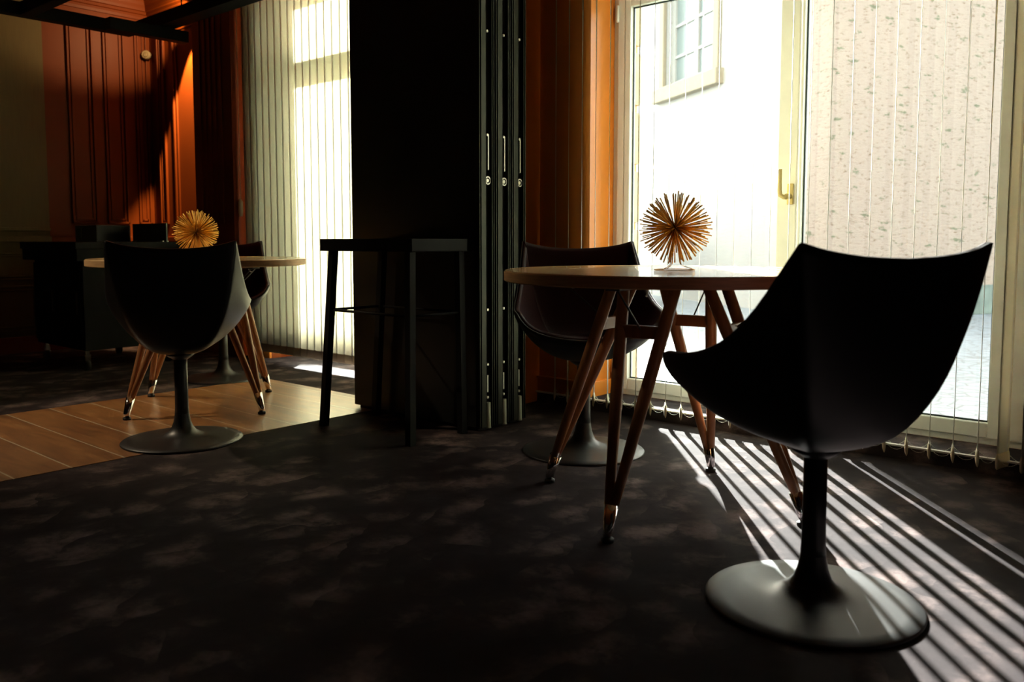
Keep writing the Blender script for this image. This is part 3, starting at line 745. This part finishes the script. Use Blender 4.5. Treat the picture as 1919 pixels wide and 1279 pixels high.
def ceiling_spot(x, y, z, aim, watts, cone, lab):
    d = (Vector(aim) - Vector((x, y, z))).normalized()
    t = thing('ceiling_spotlight', lab, 'spotlight', (x, y, z))
    b = B(); p_ = Vector((0, 0, 0)); tube(b, [p_ - d * .13, p_ - d * .02], .035, 20); tube(b, [p_ - d * .10, p_ - d * .10 + Vector((0, 0, .02)), Vector((-d.x * .1, -d.y * .1, ZC - z))], .006, 8); obj('housing', b, M_BLACKMET, t)
    l_ = bpy.data.lights.new('spot_lamp', 'SPOT'); l_.energy = watts; l_.color = (1.0, .80, .55); l_.spot_size = math.radians(cone); l_.spot_blend = .8; l_.shadow_soft_size = .04
    o = bpy.data.objects.new('spot_lamp', l_); COL.objects.link(o); o.location = (x, y, z); o.rotation_euler = (-d).to_track_quat('Z', 'Y').to_euler()
ceiling_spot(-5.3, .7, 2.5, (-3.8, 1.8, .2), 26, 44, 'black ceiling spotlight aimed at the far table')
ceiling_spot(-3.9, .9, 2.6, (-1.5, 2.33, .74), 10, 18, 'black ceiling spotlight aimed at the near table')
t = thing('motion_detector', 'small round ivory detector fixed high in the lit corner', 'detector', (-6.80, 3.345, 2.315), math.radians(45))
b = B(); tube(b, [(0, .03, 0), (0, 0, 0), (0, -.012, 0)], [.036, .036, .028], 28); obj('housing', b, M_SENSOR, t)
b = B(); tube(b, [(0, -.012, -.005), (0, -.018, -.005)], [.018, .012], 20); obj('lens', b, M_SENSOR, t)

# ------------------------------------------------------------------ outside
def W(x, d): return Vector((x * math.cos(YAW) - d * math.sin(YAW), x * math.sin(YAW) + d * math.cos(YAW)))
b = B(); box(b, -30, 25, YO, 45, -.12, -0.0); o = obj('cobbled_street', b, M_STREET); tag(o, 'grey blue cobbled street outside the windows', 'street'); o['kind'] = 'structure'
CN = W(3.30, 9.0); HD = (W(1.3, 15.7) - CN); HL = HD.length; ha = math.atan2(HD.y, HD.x)
t = thing('townhouse', 'white plastered house across the street with a pink end wall', 'house', (CN.x, CN.y, 0), ha)
# local frame: +x runs along the white facade away from the corner, the pink gable runs along local +/-y
g = 1 if (W(6, 9.8) - CN).dot(Vector((-math.sin(ha), math.cos(ha)))) > 0 else -1
HH = 9.5
WX0, WX1, WZ0, WZ1 = 2.35, 3.75, 3.02, 4.75
def hb(b, x0, x1, y0, y1, z0, z1, **k):
    ya, yb = (y0, y1) if g > 0 else (-y1, -y0)
    return box(b, x0, x1, ya, yb, z0, z1, **k)
b = B(); hb(b, 0, WX0, 0, .35, 0, HH); hb(b, WX1, HL, 0, .35, 0, HH); hb(b, WX0, WX1, 0, .35, 0, WZ0); hb(b, WX0, WX1, 0, .35, WZ1, HH); hb(b, HL - .3, HL, .35, 7, 0, HH)
obj('facade', b, M_WHITEP, t)['label'] = 'white plastered facade'
b = B(); hb(b, -.002, .35, .35, 9, .33, HH); hb(b, -.003, .35, -.002, .35, .33, HH); obj('end_wall', b, M_PINKP, t)['label'] = 'rough pink end wall'
b = B(); hb(b, -.03, .05, .0, 9, 0, .33, bev=.01); obj('plinth', b, M_PLINTH, t)
b = B(); hb(b, -.3, HL + .3, -.3, 9.2, HH, HH + .3); obj('roof', b, M_PLINTH, t)
b = B()
hb(b, WX0 - .14, WX0, -.05, .02, WZ0, WZ1 + .14, bev=.01); hb(b, WX1, WX1 + .14, -.05, .02, WZ0, WZ1 + .14, bev=.01); hb(b, WX0 - .14, WX1 + .14, -.06, .02, WZ1, WZ1 + .14, bev=.01)
hb(b, WX0 - .22, WX1 + .22, -.12, .04, WZ0 - .20, WZ0, bev=.015); fs = obj('window_surround', b, mat('house_stone_trim', (.20, .17, .115), .8, noise=.1), t)
b = B(); mid = (WX0 + WX1) / 2
for x_ in (WX0, mid - .05, WX1 - .08): hb(b, x_, x_ + (.10 if x_ != WX1 - .08 else .08), .10, .17, WZ0, WZ1, bev=.005)
hb(b, WX0, WX1, .10, .17, WZ0, WZ0 + .09, bev=.005); hb(b, WX0, WX1, .10, .17, WZ1 - .08, WZ1, bev=.005)
for k in (1, 2, 3): zz = WZ0 + (WZ1 - WZ0) * k / 4; hb(b, WX0, WX1, .11, .16, zz - .02, zz + .02)
hw = obj('casement_window', b, mat('house_window_paint', (.27, .27, .25), .5), t)
b = B(); hb(b, WX0, WX1, .135, .14, WZ0, WZ1); obj('pane', b, mat('street_window_glass', (.13, .16, .155), .3), hw)
# parked van, only its nose shows past the stone jamb
vp = W(1.83, 11.6)
t = thing('parked_van', 'pale parked van whose windscreen shows past the stone window jamb', 'van', (vp.x, vp.y, 0), YAW)
b = B()
sec = [(0, .35), (0, .80), (-.06, .98), (-.75, 1.12), (-1.35, 1.86), (-1.6, 1.95), (-4.6, 1.97), (-4.7, .35)]
va = [b.verts.new((x_, -.9, z_)) for x_, z_ in sec]; vb = [b.verts.new((x_, .9, z_)) for x_, z_ in sec]
b.faces.new(va); b.faces.new(list(reversed(vb)))
for k in range(len(sec)): b.faces.new((va[k], va[(k + 1) % len(sec)], vb[(k + 1) % len(sec)], vb[k]))
bmesh.ops.bevel(b, geom=b.edges[:], offset=.05, segments=2, affect='EDGES'); obj('body', b, M_BODYW, t)
b = B(); vv = [b.verts.new(q) for q in ((-.78, -.8, 1.17), (-.78, .8, 1.17), (-1.30, .74, 1.81), (-1.30, -.74, 1.81))]; b.faces.new(vv)
r = bmesh.ops.extrude_face_region(b, geom=b.faces[:]); bmesh.ops.translate(b, vec=(.02, 0, .02), verts=[v_ for v_ in r['geom'] if isinstance(v_, bmesh.types.BMVert)]); obj('windscreen', b, M_VGLASS, t)
b = B(); vv = [b.verts.new(q) for q in ((-.92, -.905, 1.17), (-2.1, -.905, 1.17), (-2.1, -.905, 1.78), (-1.42, -.905, 1.78))]; b.faces.new(vv)
r = bmesh.ops.extrude_face_region(b, geom=b.faces[:]); bmesh.ops.translate(b, vec=(0, -.012, 0), verts=[v_ for v_ in r['geom'] if isinstance(v_, bmesh.types.BMVert)]); obj('side_window', b, M_VGLASS, t)
for x_ in (-.85, -3.8):
    for y_ in (-.82, .82):
        b = B(); tube(b, [(x_, y_ - .1, .33), (x_, y_ + .1, .33)], .33, 28); obj('wheel', b, M_TYRE, t)
b = B(); box(b, -.03, .02, -.85, -.6, .68, .86, bev=.02); obj('headlamp', b, M_STEEL, t)
